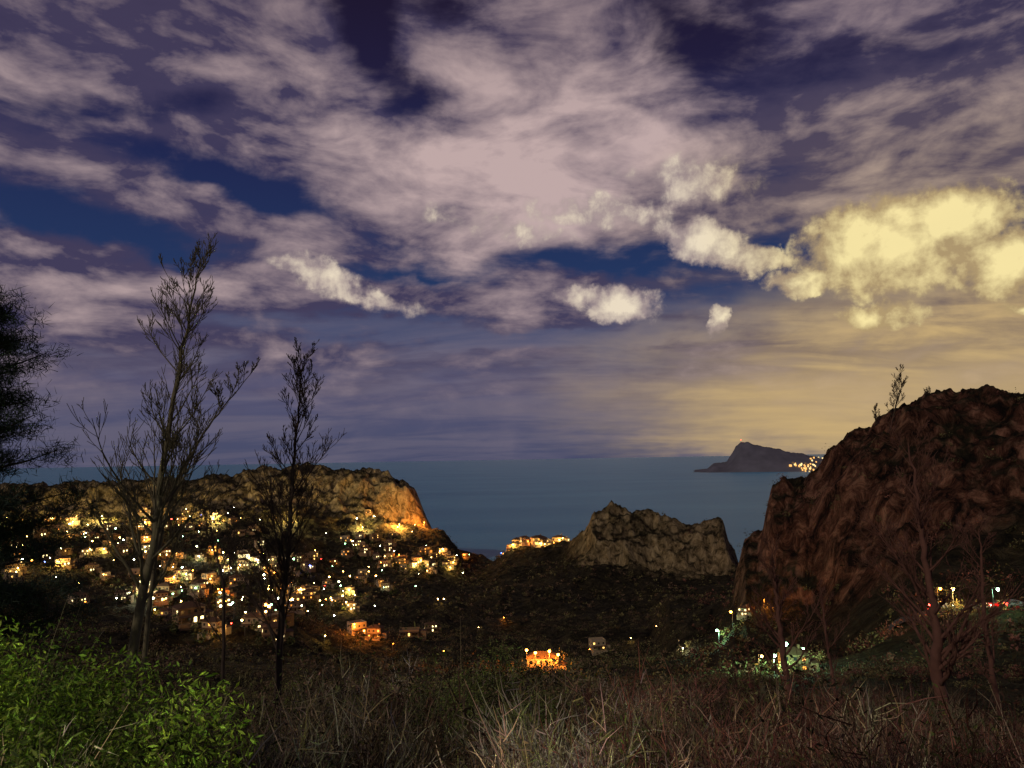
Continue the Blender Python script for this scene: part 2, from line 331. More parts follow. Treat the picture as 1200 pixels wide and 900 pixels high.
for q in range(24): SCR.append((rs.uniform(608,662),rs.uniform(168,186),rs.uniform(1.0,2.6)))
place_house(700,762,s=0.6); place_house(872,722,s=0.35,lamp='org',power=300)
def lampat(px,py,kind,power,name="street_lamp",s=1.0):
    p=locate(px,py)
    if p: street_lamp(p[0],p[1],p[2],kind,power,rs.uniform(-1,1),name,s); SCR.append((px+rs.uniform(-8,8),p[4]+rs.uniform(2,6),1.6))
lampat(843,757,'grn',5000,s=.8); lampat(800,768,'wht',1500,s=.5); lampat(908,792,'grn',5000,s=.6); place_house(930,786,s=0.5,lamp='grn',power=5000); lampat(890,790,'yel',900,s=.6); lampat(940,780,'grn',1500,s=.6)
lampat(1118,716,'yel',3500,s=.8); lampat(1100,714,'org',700,s=.8); lampat(1165,718,'grn',1500,s=.8)
lampat(560,742,'yel',0,s=.5); lampat(690,768,'org',0,s=.4); lampat(770,740,'warm',0,s=.5); lampat(520,770,'org',0,s=.4); lampat(590,730,'org',800,s=.5); lampat(740,755,'yel',300,s=.5); lampat(460,765,'org',600,s=.6); lampat(380,755,'yel',900,s=.6)
for q in range(8): lampat(rs.uniform(60,560),rs.uniform(650,730),rs.choice(['yel','org','warm']),rs.choice([300,1500]))
def rock_fill(px,d,kind,power,s=1.0):  # added lamps that brighten the rock faces
    p=at(px,d); street_lamp(p.x,p.y,p.z+1,kind,power,0,"rock_fill_lamp",s)
rock_fill(468,935,'warm',150000); rock_fill(497,948,'org',150000); rock_fill(425,925,'olv',120000); rock_fill(340,910,'olv',120000); rock_fill(250,915,'olv',120000); rock_fill(120,910,'olv',150000); rock_fill(10,910,'olv',120000)  # added below the left ridge, standing in for the town's combined light
rock_fill(890,256,'org',3500,.4)  # added to warm the base of the right cliff
# distant town along the headland shore
Vt=[];Ft=[];Mt=[]
for q in range(50):
    az=ray(rs.gauss(944,8),545)[0]; dd=6160+abs(rs.gauss(0,60)); X_=math.sin(az)*dd;Y_=math.cos(az)*dd; z_=headz(az,dd); w_=rs.uniform(3,7)
    box(X_-w_,X_+w_,Y_-w_,Y_+w_,z_-5,z_+rs.uniform(8,14),Vt,Ft,Mt,rs.choice([0,1,1,2]))
for q in range(30):
    az=ray(rs.uniform(950,1010),545)[0]; dd=rs.uniform(6160,6500); X_=math.sin(az)*dd;Y_=math.cos(az)*dd; z_=headz(az,dd); w_=rs.uniform(3,6)
    box(X_-w_,X_+w_,Y_-w_,Y_+w_,z_-5,z_+rs.uniform(8,14),Vt,Ft,Mt,rs.choice([0,1,2]))
me=bpy.data.meshes.new("distant_town"); me.from_pydata(Vt,[],Ft)
for m in (wallm[0],emis("distant_window_glow",(1,0.5,0.12),1.3),emis("distant_window_glow2",(1,0.72,0.3),1.5)): me.materials.append(m)
me.polygons.foreach_set("material_index",Mt); scene.collection.objects.link(bpy.data.objects.new("distant_town",me))
az=ray(868,518)[0]; p=(math.sin(az)*6520,math.cos(az)*6520); o=bpy.data.objects.new("beacon_mast",LM['red']); o.location=(*p,headz(az,6520)); o.scale=(4,4,4); scene.collection.objects.link(o)
# ------------------------------------------------------------------ road and cars
m_asph=simple("asphalt",(0.05,0.05,0.05),0.85)
rp=[(1045,192),(1065,188),(1090,186),(1115,186),(1140,186.5),(1165,187),(1190,187),(1230,188)]
def roadz(a_,dd): return float(max(height(np.array([a_]*3),np.array([dd-3.,dd,dd+3.])))+0.25)
Vr=[];Fr=[]
for q,(px,dd) in enumerate([(px,np.interp(px,[r[0] for r in rp],[r[1] for r in rp])) for px in range(1040,1240,4)]):
    for e_ in (-3.2,3.2):
        a_=ray(px,715)[0]; Vr.append((math.sin(a_)*(dd+e_),math.cos(a_)*(dd+e_),roadz(a_,dd)))
    if q: b_=2*q; Fr.append((b_-2,b_,b_+1,b_-1))
obj("mountain_road",Vr,Fr,m_asph)
carm=[simple("car_paint_grey",(0.25,0.26,0.28),0.35),simple("car_paint_red",(0.3,0.02,0.02),0.35)]; tyre=simple("tyre_rubber",(0.02,0.02,0.02),0.8)
def car(px,paint,flip):
    a_=ray(px,715)[0]; dd=np.interp(px,[r[0] for r in rp],[r[1] for r in rp]); zc=roadz(a_,dd)+0.01
    V=[];Fs=[];M=[]
    prof=[(-2.1,0.35),(2.1,0.35),(2.15,0.75),(1.95,0.95),(1.0,1.02),(0.45,1.45),(-1.1,1.48),(-1.8,1.05),(-2.12,0.95)]
    n=len(prof)
    for s_ in (-0.85,0.85):
        for (x_,z_) in prof: V.append((x_,s_*(0.82 if z_>1.1 else 1),z_))
    Fs.append(tuple(range(n))); M.append(0); Fs.append(tuple(range(2*n-1,n-1,-1))); M.append(0)
    for q in range(n): Fs.append((q,n+q,n+(q+1)%n,(q+1)%n)); M.append(1 if q in (4,6) else 0)
    for s_ in (-0.78,0.78):
        for x_ in (-1.3,1.3):
            b=len(V)
            for yy in (-0.11,0.11):
                for q in range(12): V.append((x_+0.33*math.cos(q*math.pi/6),s_+yy,0.33+0.33*math.sin(q*math.pi/6)))
            for q in range(12): Fs.append((b+q,b+(q+1)%12,b+12+(q+1)%12,b+12+q)); M.append(2)
            Fs.append(tuple(range(b+11,b-1,-1)));M.append(2);Fs.append(tuple(range(b+12,b+24)));M.append(2)
    for s_ in (-0.62,0.62):
        box(2.1,2.2,s_-0.16,s_+0.16,0.6,0.8,V,Fs,M,3); box(-2.2,-2.08,s_-0.22,s_+0.22,0.6,0.95,V,Fs,M,4)
    for s_ in (-0.86,0.86): box(-1.0,0.4,min(s_*0.93,s_),max(s_*0.93,s_),1.04,1.34,V,Fs,M,1)
    me=bpy.data.meshes.new("car"); me.from_pydata(V,[],Fs)
    for m in (paint,glass_d,tyre,EM['wht'],EM['red']): me.materials.append(m)
    me.polygons.foreach_set("material_index",M); o=bpy.data.objects.new("car",me); scene.collection.objects.link(o)
    o.location=(math.sin(a_)*dd,math.cos(a_)*dd,zc); o.rotation_euler=(0,0,-a_+(math.pi if flip else 0)+(0.55 if flip else 0.6))
    for nm,x_,c_,pw in (("headlight",2.6,(1,0.9,0.6),150),("tail_light",-2.6,(1,0.03,0.02),700)):
        l=bpy.data.lights.new(nm,"POINT"); l.energy=pw; l.color=c_; l.shadow_soft_size=0.1; lo=bpy.data.objects.new(nm,l); scene.collection.objects.link(lo); lo.parent=o; lo.location=(x_,0,0.9)
car(1103,carm[0],False); car(1172,carm[1],True); car(1190,carm[0],False)
# ------------------------------------------------------------------ vegetation builders
m_leaf=leafmat("scrub_leaves")
def blades(base,direc,length,width,tint,bend):
    n=len(base); up=direc/np.linalg.norm(direc,axis=1,keepdims=True)
    side=np.cross(up,rng.normal(size=(n,3))); side/=np.linalg.norm(side,axis=1,keepdims=True)+1e-9
    L_=length[:,None]; W=width[:,None]/2
    mid=base+up*L_*0.5; tip=base+up*L_+bend*L_
    P=np.stack([base-side*W,base+side*W,mid+side*W*0.8,mid-side*W*0.8,tip+side*W*0.15,tip-side*W*0.15],1).reshape(-1,3)
    k=np.arange(n)*6; Fq=np.concatenate([np.stack([k,k+1,k+2,k+3],1),np.stack([k+3,k+2,k+4,k+5],1)])
    return P,Fq,np.repeat(tint,6,axis=0)
def leaves(base,size,tint,elong=1.6):
    n=len(base); a=rng.normal(size=(n,3)); a/=np.linalg.norm(a,axis=1,keepdims=True); b_=np.cross(a,rng.normal(size=(n,3))); b_/=np.linalg.norm(b_,axis=1,keepdims=True)
    s=size[:,None]; P=np.stack([base-a*s*elong/2,base+b_*s*0.35,base+a*s*elong/2,base-b_*s*0.35],1).reshape(-1,3)
    k=np.arange(n)*4; return P,np.stack([k,k+1,k+2,k+3],1),np.repeat(tint,4,axis=0)
def merge(name,parts,mat):
    V=[];Fq=[];T=[];o=0
    for P,f,t in parts: V.append(P);Fq.append(f+o);T.append(t);o+=len(P)
    return obj(name,np.concatenate(V),np.concatenate(Fq),mat,{"tint":np.concatenate(T)})
def tintof(n,c,var=0.35):
    c=np.array(c); return np.clip(c*(1+var*(rng.random((n,1))*2-1))*(1+0.15*(rng.random((n,3))*2-1)),0,1)
green=(0.14,0.18,0.05); tan=(0.46,0.36,0.24); silver=(0.46,0.42,0.32); brown=(0.21,0.14,0.09); red=(0.24,0.105,0.08); olive=(0.2,0.18,0.08)
def pos(az,d): 
    z=height(az,d); return np.stack([np.sin(az)*d,np.cos(az)*d,z],-1)
def leafy(p,r,m,c,dens_tw=26,ls=(0.025,0.06),f=1.0):
    out=[]; nl=8; lob=rng.normal(size=(nl,3))*np.array([0.6,0.6,0.42])*r+p+np.array([0,0,r*0.85])
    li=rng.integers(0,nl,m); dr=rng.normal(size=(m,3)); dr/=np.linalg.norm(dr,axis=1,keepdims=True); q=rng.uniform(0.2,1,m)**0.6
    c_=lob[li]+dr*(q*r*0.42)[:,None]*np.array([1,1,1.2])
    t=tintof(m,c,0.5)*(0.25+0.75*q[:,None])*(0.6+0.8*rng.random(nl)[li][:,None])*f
    out.append(leaves(c_,rng.uniform(*ls,m),t,2.4))
    k=dens_tw; out.append(blades(p+rng.normal(size=(k,3))*0.08,rng.normal(size=(k,3))*np.array([.55,.55,.2])+np.array([0,0,1]),rng.uniform(0.9,1.8,k)*r,rng.uniform(0.008,0.016,k),tintof(k,tan if rng.random()<.5 else brown)*f,rng.normal(size=(k,3))*0.12))
    return out
def twiggy(p,r,m,c,f=1.0):
    out=[]; dr=rng.normal(size=(m,3))*np.array([.55,.55,.15])+np.array([rng.normal()*.15,rng.normal()*.15,1]); dr/=np.linalg.norm(dr,axis=1,keepdims=True)
    ln=rng.uniform(0.5,1.2,m)*r; b0=p+rng.normal(size=(m,3))*np.array([.08,.08,.02])*r; t=tintof(m,c,0.4)*f
    out.append(blades(b0,dr,ln,rng.uniform(0.008,0.017,m),t*.8,rng.normal(size=(m,3))*0.1))
    k=12; g=rng.uniform(0.25,1.0,(m,k)); b1=(b0[:,None]+dr[:,None]*(ln[:,None]*g)[...,None]).reshape(-1,3)
    d1=np.repeat(dr,k,0)+rng.normal(size=(m*k,3))*0.65+np.array([0,0,.2]); out.append(blades(b1,d1,rng.uniform(0.08,0.34,m*k)*r,rng.uniform(0.006,0.012,m*k),np.repeat(t,k,0)*rng.uniform(0.7,1.5,(m*k,1)),rng.normal(size=(m*k,3))*0.15))
    return out
parts=[]
n=2000; az=rng.uniform(-0.75,0.75,n); d=5.8+(rng.random(n)**1.1)*34
kz=fbm(az*9+3,d/4,2); hgt=fbm(az*14+40,d/5+9,2); br=fbm(az*7+80,d/6+20,3)
for q in range(n):
    p=pos(az[q:q+1],d[q:q+1])[0]; a_=az[q]
    leaf_p=0.38+(0.22 if -0.2<a_<0.1 else 0)+(0.35 if a_<-0.4 else 0)-(0.12 if a_>0.2 else 0)
    s=(0.45+1.1*hgt[q])*(1.0 if d[q]<11 else 1.15); near_=d[q]<15
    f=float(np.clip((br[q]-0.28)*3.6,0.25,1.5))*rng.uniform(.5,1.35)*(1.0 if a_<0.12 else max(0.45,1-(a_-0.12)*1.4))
    if kz[q]+rng.normal()*0.08<leaf_p*0.85+0.08:
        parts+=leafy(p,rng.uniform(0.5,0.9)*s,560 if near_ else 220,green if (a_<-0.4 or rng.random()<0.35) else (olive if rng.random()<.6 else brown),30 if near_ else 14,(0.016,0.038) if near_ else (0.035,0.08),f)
    else:
        u_=rng.random(); c0=(silver if u_<.4 else tan if u_<.6 else brown if u_<.82 else olive) if a_<0.15 else (red if u_<.5 else brown if u_<.75 else tan)
        parts+=twiggy(p,rng.uniform(0.8,1.35)*s,32 if near_ else 20,c0,f)
m=16000; az=rng.uniform(-0.75,0.75,m); d=5+rng.random(m)**1.3*26; b0=pos(az,d); parts.append(blades(b0,rng.normal(size=(m,3))*0.6+np.array([0,0,1]),rng.uniform(0.06,0.22,m),rng.uniform(0.006,0.014,m),tintof(m,(0.1,0.08,0.04),0.6),rng.normal(size=(m,3))*0.2))
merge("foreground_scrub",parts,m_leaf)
parts=[]
for (n,d0,d1,r0_,r1_,m,ls) in [(4200,36,130,0.6,1.7,60,0.2),(9500,130,520,1.0,3.8,30,0.5),(8500,520,990,1.4,4.4,14,1.3)]:
    az=rng.uniform(-0.75,0.78,n); d=np.sqrt(rng.uniform(d0**2,d1**2,n)); rk=bil(RT,az,d); keep=(rk<0.3)|(rng.random(n)<0.35); az=az[keep];d=d[keep]
    cl=fbm(np.sin(az)*d/22,np.cos(az)*d/22,3); keep=cl>0.38; az=az[keep];d=d[keep];n=len(az)
    P=pos(az,d); r=rng.uniform(r0_,r1_,n)*rng.uniform(.6,1.2,n); dirs=rng.normal(size=(n,m,3)); dirs/=np.linalg.norm(dirs,axis=2,keepdims=True); dirs[:,:,2]=abs(dirs[:,:,2])
    q=rng.uniform(0.35,1,(n,m,1)); lump=1+0.35*np.sin(dirs[:,:,:1]*5+rng.uniform(0,6,(n,1,1)))
    c=P[:,None]+dirs*r[:,None,None]*q*lump; rd=(az>0.22)[:,None]
    cc=np.where(rng.random((n,1))<0.55,np.array([olive]),np.where(rd,np.array([red]),np.array([brown])))*rng.uniform(0.15,1.0,(n,1))
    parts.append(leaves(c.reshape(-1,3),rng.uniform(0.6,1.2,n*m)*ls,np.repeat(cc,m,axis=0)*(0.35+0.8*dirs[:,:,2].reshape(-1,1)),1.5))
for (px_,d_,r_) in SCR:
    m=260; p=np.array(at(px_,d_)); lob=p+rng.normal(size=(5,3))*np.array([.5,.5,.25])*r_+np.array([0,0,r_*.8]); dr=rng.normal(size=(m,3)); dr/=np.linalg.norm(dr,axis=1,keepdims=True)
    parts.append(leaves(lob[rng.integers(0,5,m)]+dr*(rng.uniform(.3,1,m)*r_*.6)[:,None],rng.uniform(0.12,0.28,m),tintof(m,(.28,.23,.1),.5),1.8))
TT=TT[:420]
for (x_,y_) in TT:
    m=34; hh=rs.uniform(2.5,5.8); p=np.array([x_,y_,gz(x_,y_)+hh*.5]); dr=rng.normal(size=(m,3)); dr/=np.linalg.norm(dr,axis=1,keepdims=True)
    parts.append(leaves(p+dr*np.array([.5,.5,.6])*hh*rng.uniform(.4,1,(m,1)),rng.uniform(.7,1.5,m),tintof(m,(.07,.08,.03),.5),1.4))
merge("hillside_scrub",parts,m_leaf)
# ------------------------------------------------------------------ bare trees
m_bark=simple("charred_bark",(0.06,0.045,0.036),0.95,0.5,6); m_bark2=simple("reddish_bark",(0.14,0.068,0.052),0.95,0.4,6); m_barkg=simple("grey_green_bark",(0.16,0.145,0.09),0.95,0.4,6)
def tube(path,radii,V,Fs,sides=6):
    b=len(V); n=len(path)
    for i in range(n):
        t=(path[min(i+1,n-1)]-path[max(i-1,0)]).normalized(); s=t.cross(Vector((0.3,0.9,0.1))).normalized(); u=t.cross(s)
        for q in range(sides):
            an=q*2*math.pi/sides; V.append(path[i]+(s*math.cos(an)+u*math.sin(an))*radii[i])
    for i in range(n-1):
        for q in range(sides): Fs.append((b+i*sides+q,b+i*sides+(q+1)%sides,b+(i+1)*sides+(q+1)%sides,b+(i+1)*sides+q))
def smoothpath(pts,n=24,wob=0.0,r=None):
    out=[]; m=len(pts)-1
    for i in range(n+1):
        t=i/n*m; k=min(int(t),m-1); f=t-k; p0=pts[max(k-1,0)];p1=pts[k];p2=pts[k+1];p3=pts[min(k+2,m)]
        p=0.5*((2*p1)+(p2-p0)*f+(2*p0-5*p1+4*p2-p3)*f*f+(3*p1-p0-3*p2+p3)*f**3)
        out.append(p+Vector((r.uniform(-1,1),r.uniform(-1,1),r.uniform(-1,1)))*wob if r else p)
    return out
def branch(p,dr,length,rad,level,V,Fs,r,upw,minr):
    n=7 if level<2 else 5; path=[p]; rads=[rad]; cur=dr.normalized(); 
    for i in range(n):
        cur=(cur+Vector((r.gauss(0,.1),r.gauss(0,.1),upw+r.gauss(0,.07)))).normalized(); path.append(path[-1]+cur*length/n); rads.append(max(minr,rad*(1-0.85*(i+1)/n)))
    tube(path,rads,V,Fs,5 if level<2 else 3)
    if level<3:
        kids={0:0,1:r.randint(8,12),2:r.randint(3,5)}[level]
        for q in range(kids):
            f=r.uniform(0.2,0.95); i=min(int(f*n),n-1); pp=path[i].lerp(path[i+1],f*n-i); t=(path[i+1]-path[i]).normalized()
            s=Vector((r.gauss(0,1),r.gauss(0,1),r.gauss(0,.5))); s=(s-t*s.dot(t)).normalized()
            branch(pp,t+s*r.uniform(0.4,0.75),length*r.uniform(0.28,0.5)*(1.15-f*0.5),max(minr,rads[i]*0.55),level+1,V,Fs,r,upw*0.8,minr)
def bare_tree(pts,rad,seed,nb,blen,mat,start=0.25,upw=0.12,minr=0.006,name="bare_tree",spread=0.8):
    r=random.Random(seed); V=[];Fs=[]; path=smoothpath(pts,30,rad*0.25,r); n=len(path)-1
    rads=[max(minr,rad*(1-0.93*(i/n)**0.9)) for i in range(n+1)]; tube(path,rads,V,Fs,8)
    for q in range(nb):
        f=start+(1-start)*((q+r.random())/nb)*0.98; i=min(int(f*n),n-1); pp=path[i].lerp(path[i+1],f*n-i); a_=r.uniform(0,2*math.pi)
        s=Vector((math.cos(a_),math.sin(a_),0)); L_=blen*(1.1-0.8*(f-start)/(1-start))*r.uniform(0.5,1.1)
        branch(pp,Vector((0,0,1))+s*spread*r.uniform(0.6,1.3),L_,max(minr,rads[i]*0.42),1,V,Fs,r,upw,minr)
    return obj(name,[tuple(v) for v in V],Fs,mat,smooth=True)
def W(px,py,d):
    az,s,_=ray(px,py); return Vector((math.sin(az)*d,math.cos(az)*d,H+s*d))
def G(px,d): return at(px,d,-0.3)
bare_tree([G(140,17),W(160,740,17),W(178,640,17.2),W(190,560,17.4),W(208,440,17.6),W(222,370,17.7),W(236,305,17.8)],0.12,5,46,2.7,m_barkg,0.2,0.15,spread=.9)
bare_tree([G(166,17.5),W(176,700,17.6),W(196,600,17.8),W(232,520,18),W(268,470,18.2),W(298,432,18.4)],0.06,6,18,1.3,m_barkg,0.35,0.1)
bare_tree([G(326,19),W(330,730,19),W(337,650,19),W(343,560,19.1),W(350,480,19.2),W(355,425,19.2)],0.10,8,52,2.3,m_bark,0.15,0.14,spread=1.0)
bare_tree([G(1108,22),W(1102,800,22),W(1095,720,22),W(1080,620,22.2),W(1066,520,22.3)],0.2,12,34,3.0,m_bark2,0.2,0.08,spread=1.1)
bare_tree([G(918,26),W(917,760,26),W(910,700,26),W(904,640,26)],0.14,15,24,1.9,m_bark2,0.2,0.08,spread=1.1)
bare_tree([G(970,44),W(968,740,44),W(962,690,44)],0.12,16,16,2.0,m_bark2,0.2,0.08)
bare_tree([G(1160,34),W(1158,760,34),W(1150,660,34),W(1148,620,34)],0.13,18,20,2.3,m_bark2,0.2,0.08)
bare_tree([G(265,24),W(262,700,24),W(250,640,24),W(246,600,24)],0.07,19,14,1.7,m_bark,0.2,0.1)
bare_tree([at(1048,292,-1),W(1050,475,290),W(1056,455,290),W(1055,434,290)],0.35,21,22,7,m_bark,0.2,0.12,0.05)
bare_tree([at(1030,300,-1),W(1028,492,299),W(1024,478,299)],0.25,22,10,5,m_bark,0.2,0.12,0.05)
bare_tree([at(1086,300,-1),W(1087,466,299),W(1088,456,299)],0.2,23,8,4,m_bark,0.2,0.12,0.05)
for q,(px,d_,h_) in enumerate([(560,9,1.2),(390,11,1.4),(800,10,1.4),(700,12,1.4),(120,10,1.3),(1000,11,1.6),(450,13,1.6),(880,14,1.6),(330,10,1.2),(500,11,1.3),(240,9,1.3),(750,9,1.3),(940,10,1.3),(1080,10,1.5)]):
    p=at(px,d_,-0.1); bare_tree([p,p+Vector((0.1,0,h_*0.5)),p+Vector((random.uniform(-.3,.3),0,h_))],0.022,40+q,18,h_*0.6,m_barkg if q%3 else m_bark2,0.02,0.1,0.004,name="dry_shrub",spread=0.8)
# ------------------------------------------------------------------ pine tree at the left
V=[];Fs=[]; r=random.Random(2); base=G(-50,15); top=W(-38,330,15)
path=smoothpath([base,base.lerp(top,0.5)+Vector((0.1,0,0)),top],20,0.03,r); tube(path,[0.2*(1-0.9*i/20) for i in range(21)],V,Fs,8)
pc=[]
for q in range(90):
    f=0.42+0.57*q/90; i=min(int(f*20),19); pp=path[i]; a_=r.uniform(0,6.283); L_=2.3*(1.05-f)**0.7*r.uniform(0.5,1.2)+0.2
    dr=Vector((math.cos(a_),math.sin(a_),-0.05+r.uniform(-.1,.2))); bp_=[pp+dr*L_*t+Vector((0,0,0.2*t*t*L_)) for t in (0,.33,.66,1)]; tube(bp_,[0.035,0.025,0.015,0.008],V,Fs,4)
    for t in np.linspace(0.15,1,int(7+L_*8)):
        c=pp+dr*L_*float(t)+Vector((r.gauss(0,.14),r.gauss(0,.14),0.2*t*t*L_+r.gauss(0,.08))); pc.append(c)
trunk=obj("trunk_and_limbs",[tuple(v) for v in V],Fs,m_bark,smooth=True)
pc=np.array([tuple(c) for c in pc]); m=60; n=len(pc)
dr=rng.normal(size=(n,m,3))+np.array([0,0,0.5]); bb=np.repeat(pc,m,0)+rng.normal(size=(n*m,3))*0.08
ndl=merge("needles",[blades(bb,dr.reshape(-1,3),rng.uniform(0.08,0.2,n*m),rng.uniform(0.007,0.013,n*m),tintof(n*m,(0.04,0.06,0.045),0.5),np.zeros((n*m,3)))],m_leaf)
pe=bpy.data.objects.new("pine_tree",None); scene.collection.objects.link(pe); trunk.parent=pe; ndl.parent=pe
def shrub(px,d_,r_,c,m=2600,name="green_shrub"):
    p=np.array(at(px,d_)); pr=leafy(p,r_,m,c,40,(0.014,0.034)); pr+=leafy(p+np.array([r_*.5,0.1,0]),r_*.7,m//2,c,24,(0.014,0.034)); merge(name,pr,m_leaf)
shrub(-8,7,1.15,(0.24,0.36,0.05),14000); shrub(70,8,0.85,(0.18,0.25,0.06),9000); shrub(-35,9,1.5,(0.18,0.3,0.05),12000); shrub(25,10.5,1.3,(0.17,0.26,0.06),11000); shrub(130,11,.8,(0.13,0.17,0.06),6000)
shrub(210,10,0.7,olive,5000); shrub(570,11,1.0,green,8000); shrub(540,13,1.2,green,8000); shrub(600,15,1.0,green,5000); shrub(300,12,0.8,olive,5000); shrub(760,10,0.7,olive,5000); shrub(480,15,0.9,green,5000); shrub(680,12,.8,olive,5000)
# low unseen lamp, added beyond the left edge of the view to light the shrubs
a_=-0.92; street_lamp(math.sin(a_)*5.2,math.cos(a_)*5.2,gz(math.sin(a_)*5.2,math.cos(a_)*5.2),'lime',130,0,s=0.5)
# ------------------------------------------------------------------ moonlight
sd=bpy.data.lights.new("moon","SUN"); sd.energy=0.85; sd.angle=math.radians(0.5); sd.color=(1.0,0.82,0.64)
so=bpy.data.objects.new("moon",sd); scene.collection.objects.link(so); EL=math.radians(30); AZS=math.radians(222)
dirv=Vector((math.sin(AZS)*math.cos(EL),math.cos(AZS)*math.cos(EL),math.sin(EL))); so.rotation_euler=dirv.to_track_quat('Z','Y').to_euler()
# ------------------------------------------------------------------ night sky
w=bpy.data.worlds.new("World"); scene.world=w; w.use_nodes=True; nt=w.node_tree; N=nt.nodes; LK=nt.links; N.clear()
w.cycles.sampling_method='NONE'
def nd(t,**k):
    n=N.new(t)
    for a_,v in k.items(): setattr(n,a_,v)
    return n
def setin(s,v):
    if isinstance(v,bpy.types.NodeSocket): LK.new(v,s)
    else: s.default_value=v
def math_(op,a,b=0.0,c=None,clamp=False):
    n=nd("ShaderNodeMath",operation=op,use_clamp=clamp); setin(n.inputs[0],a); setin(n.inputs[1],b)
    if c is not None: setin(n.inputs[2],c)
    return n.outputs[0]
def vm(op,a,b):
    n=nd("ShaderNodeVectorMath",operation=op); setin(n.inputs[0],a); setin(n.inputs[1],b); return n.outputs[0]
def sm(x,a,b,lo=0.0,hi=1.0):
    n=nd("ShaderNodeMapRange",interpolation_type='SMOOTHSTEP'); setin(n.inputs[0],x)
    for i_,v in ((1,a),(2,b),(3,lo),(4,hi)): setin(n.inputs[i_],v)
    return n.outputs[0]
def mixc(f,a,b):
    n=nd("ShaderNodeMix",data_type='RGBA'); setin(n.inputs[0],f)
    for s,v in ((n.inputs[6],a),(n.inputs[7],b)):
        if isinstance(v,tuple): s.default_value=(*v,1)
        else: LK.new(v,s)
    return n.outputs[2]
def noise(vec,scale,detail=6,rough=0.55,dist=0.0):
    n=nd("ShaderNodeTexNoise"); n.noise_dimensions='2D'; LK.new(vec,n.inputs["Vector"]); n.inputs["Scale"].default_value=scale; n.inputs["Detail"].default_value=detail; n.inputs["Roughness"].default_value=rough; n.inputs["Distortion"].default_value=dist
    return n
def cen(n,g): return math_('MULTIPLY_ADD',n.outputs["Fac"],g,-g*0.5)
tc=nd("ShaderNodeTexCoord"); dirn=tc.outputs["Generated"]; sp=nd("ShaderNodeSeparateXYZ"); LK.new(dirn,sp.inputs[0])
X_,Y_,Z_=sp.outputs
az_=math_('ARCTAN2',X_,Y_); el_=math_('ARCSINE',Z_)
cb=nd("ShaderNodeCombineXYZ"); LK.new(az_,cb.inputs[0]); LK.new(el_,cb.inputs[1]); P0=cb.outputs[0]
zz=math_('ADD',math_('ABSOLUTE',Z_),0.14); cp=nd("ShaderNodeCombineXYZ"); LK.new(math_('DIVIDE',X_,zz),cp.inputs[0]); LK.new(math_('DIVIDE',Y_,zz),cp.inputs[1]); PL=cp.outputs[0]
def warp(vec,src,scale,ax,ay,detail=4,rough=.55):
    n=noise(src,scale,detail,rough); c=vm('SUBTRACT',n.outputs["Color"],(0.5,0.5,0.5)); return vm('ADD',vec,vm('MULTIPLY',c,(ax,ay,0)))
P1=warp(warp(P0,PL,1.7,0.14,0.07,3),P0,18,0.045,0.024,4)
P2=warp(P0,P0,20,0.06,0.034,6,.6)
def blob(vec,px,py,rx,ry,ang,wt):
    a_,_,e_=ray(px,py); m_=nd("ShaderNodeMapping",vector_type='TEXTURE'); LK.new(vec,m_.inputs[0])
    m_.inputs["Location"].default_value=(a_,e_,0); m_.inputs["Rotation"].default_value=(0,0,math.radians(-ang)); m_.inputs["Scale"].default_value=(rx/F,ry/F,1)
    g=nd("ShaderNodeTexGradient",gradient_type='SPHERICAL'); LK.new(m_.outputs[0],g.inputs[0]); return math_('MULTIPLY',g.outputs["Fac"],wt)
def total(vec,L_,op='ADD'):
    s=None
    for b_ in L_:
        v=blob(vec,*b_); s=v if s is None else math_(op,s,v)
    return s
S1=[(200,60,440,130,12,.8),(420,130,200,70,22,.7),(640,130,170,140,15,1.2),(650,40,110,110,-20,.8),(530,55,110,44,22,1.5),(560,195,260,60,6,.6),(80,205,200,36,8,.7),(110,325,360,70,6,1.1),(500,275,270,52,8,1.1),(680,240,150,38,8,1.1),(420,340,190,34,8,.9),
    (1070,200,240,60,-4,1.2),(930,150,220,34,-6,1.0),(780,200,110,50,20,.6),(640,345,360,34,3,.8),(620,382,180,14,0,.5),(850,250,170,40,5,.6),(1180,120,80,50,0,.6),(300,270,200,30,10,.6),(950,90,350,60,-8,.6),(150,400,300,30,3,.5),(950,30,300,40,-10,.4),
    (435,25,90,60,60,-1.3),(508,112,70,36,0,-1.3),(290,225,240,28,12,-1.7),(60,262,160,26,3,-1.4),(1000,60,420,60,0,-.5),(800,60,120,90,20,-.45),(640,305,260,24,2,-1.3),(450,388,260,22,0,-1.1),(900,265,80,34,0,-.7),(200,300,160,12,10,-.6),(880,350,260,30,0,-1.0),(620,225,120,14,8,-.5),(500,318,160,14,6,-1.0),(720,395,220,16,0,-1.0),(960,250,60,40,0,-.3),(120,120,220,18,-10,-.7)]
D1=total(P1,S1)
mpn=nd("ShaderNodeMapping"); LK.new(PL,mpn.inputs[0]); mpn.inputs["Rotation"].default_value=(0,0,0.35); mpn.inputs["Scale"].default_value=(0.6,1.4,1)
mps=nd("ShaderNodeMapping"); LK.new(P0,mps.inputs[0]); mps.inputs["Rotation"].default_value=(0,0,0.12); mps.inputs["Scale"].default_value=(0.6,1.4,1)
nA=noise(mpn.outputs[0],2.4,8,0.56,0.3); nB=noise(mps.outputs[0],10,7,0.58,0.3); nD=noise(mps.outputs[0],30,5,0.55,0.2)
D1=math_('ADD',D1,cen(nA,1.7)); D1=math_('ADD',D1,cen(nB,1.7)); D1=math_('ADD',D1,cen(nD,0.55))
alpha1=sm(D1,-0.68,0.5)
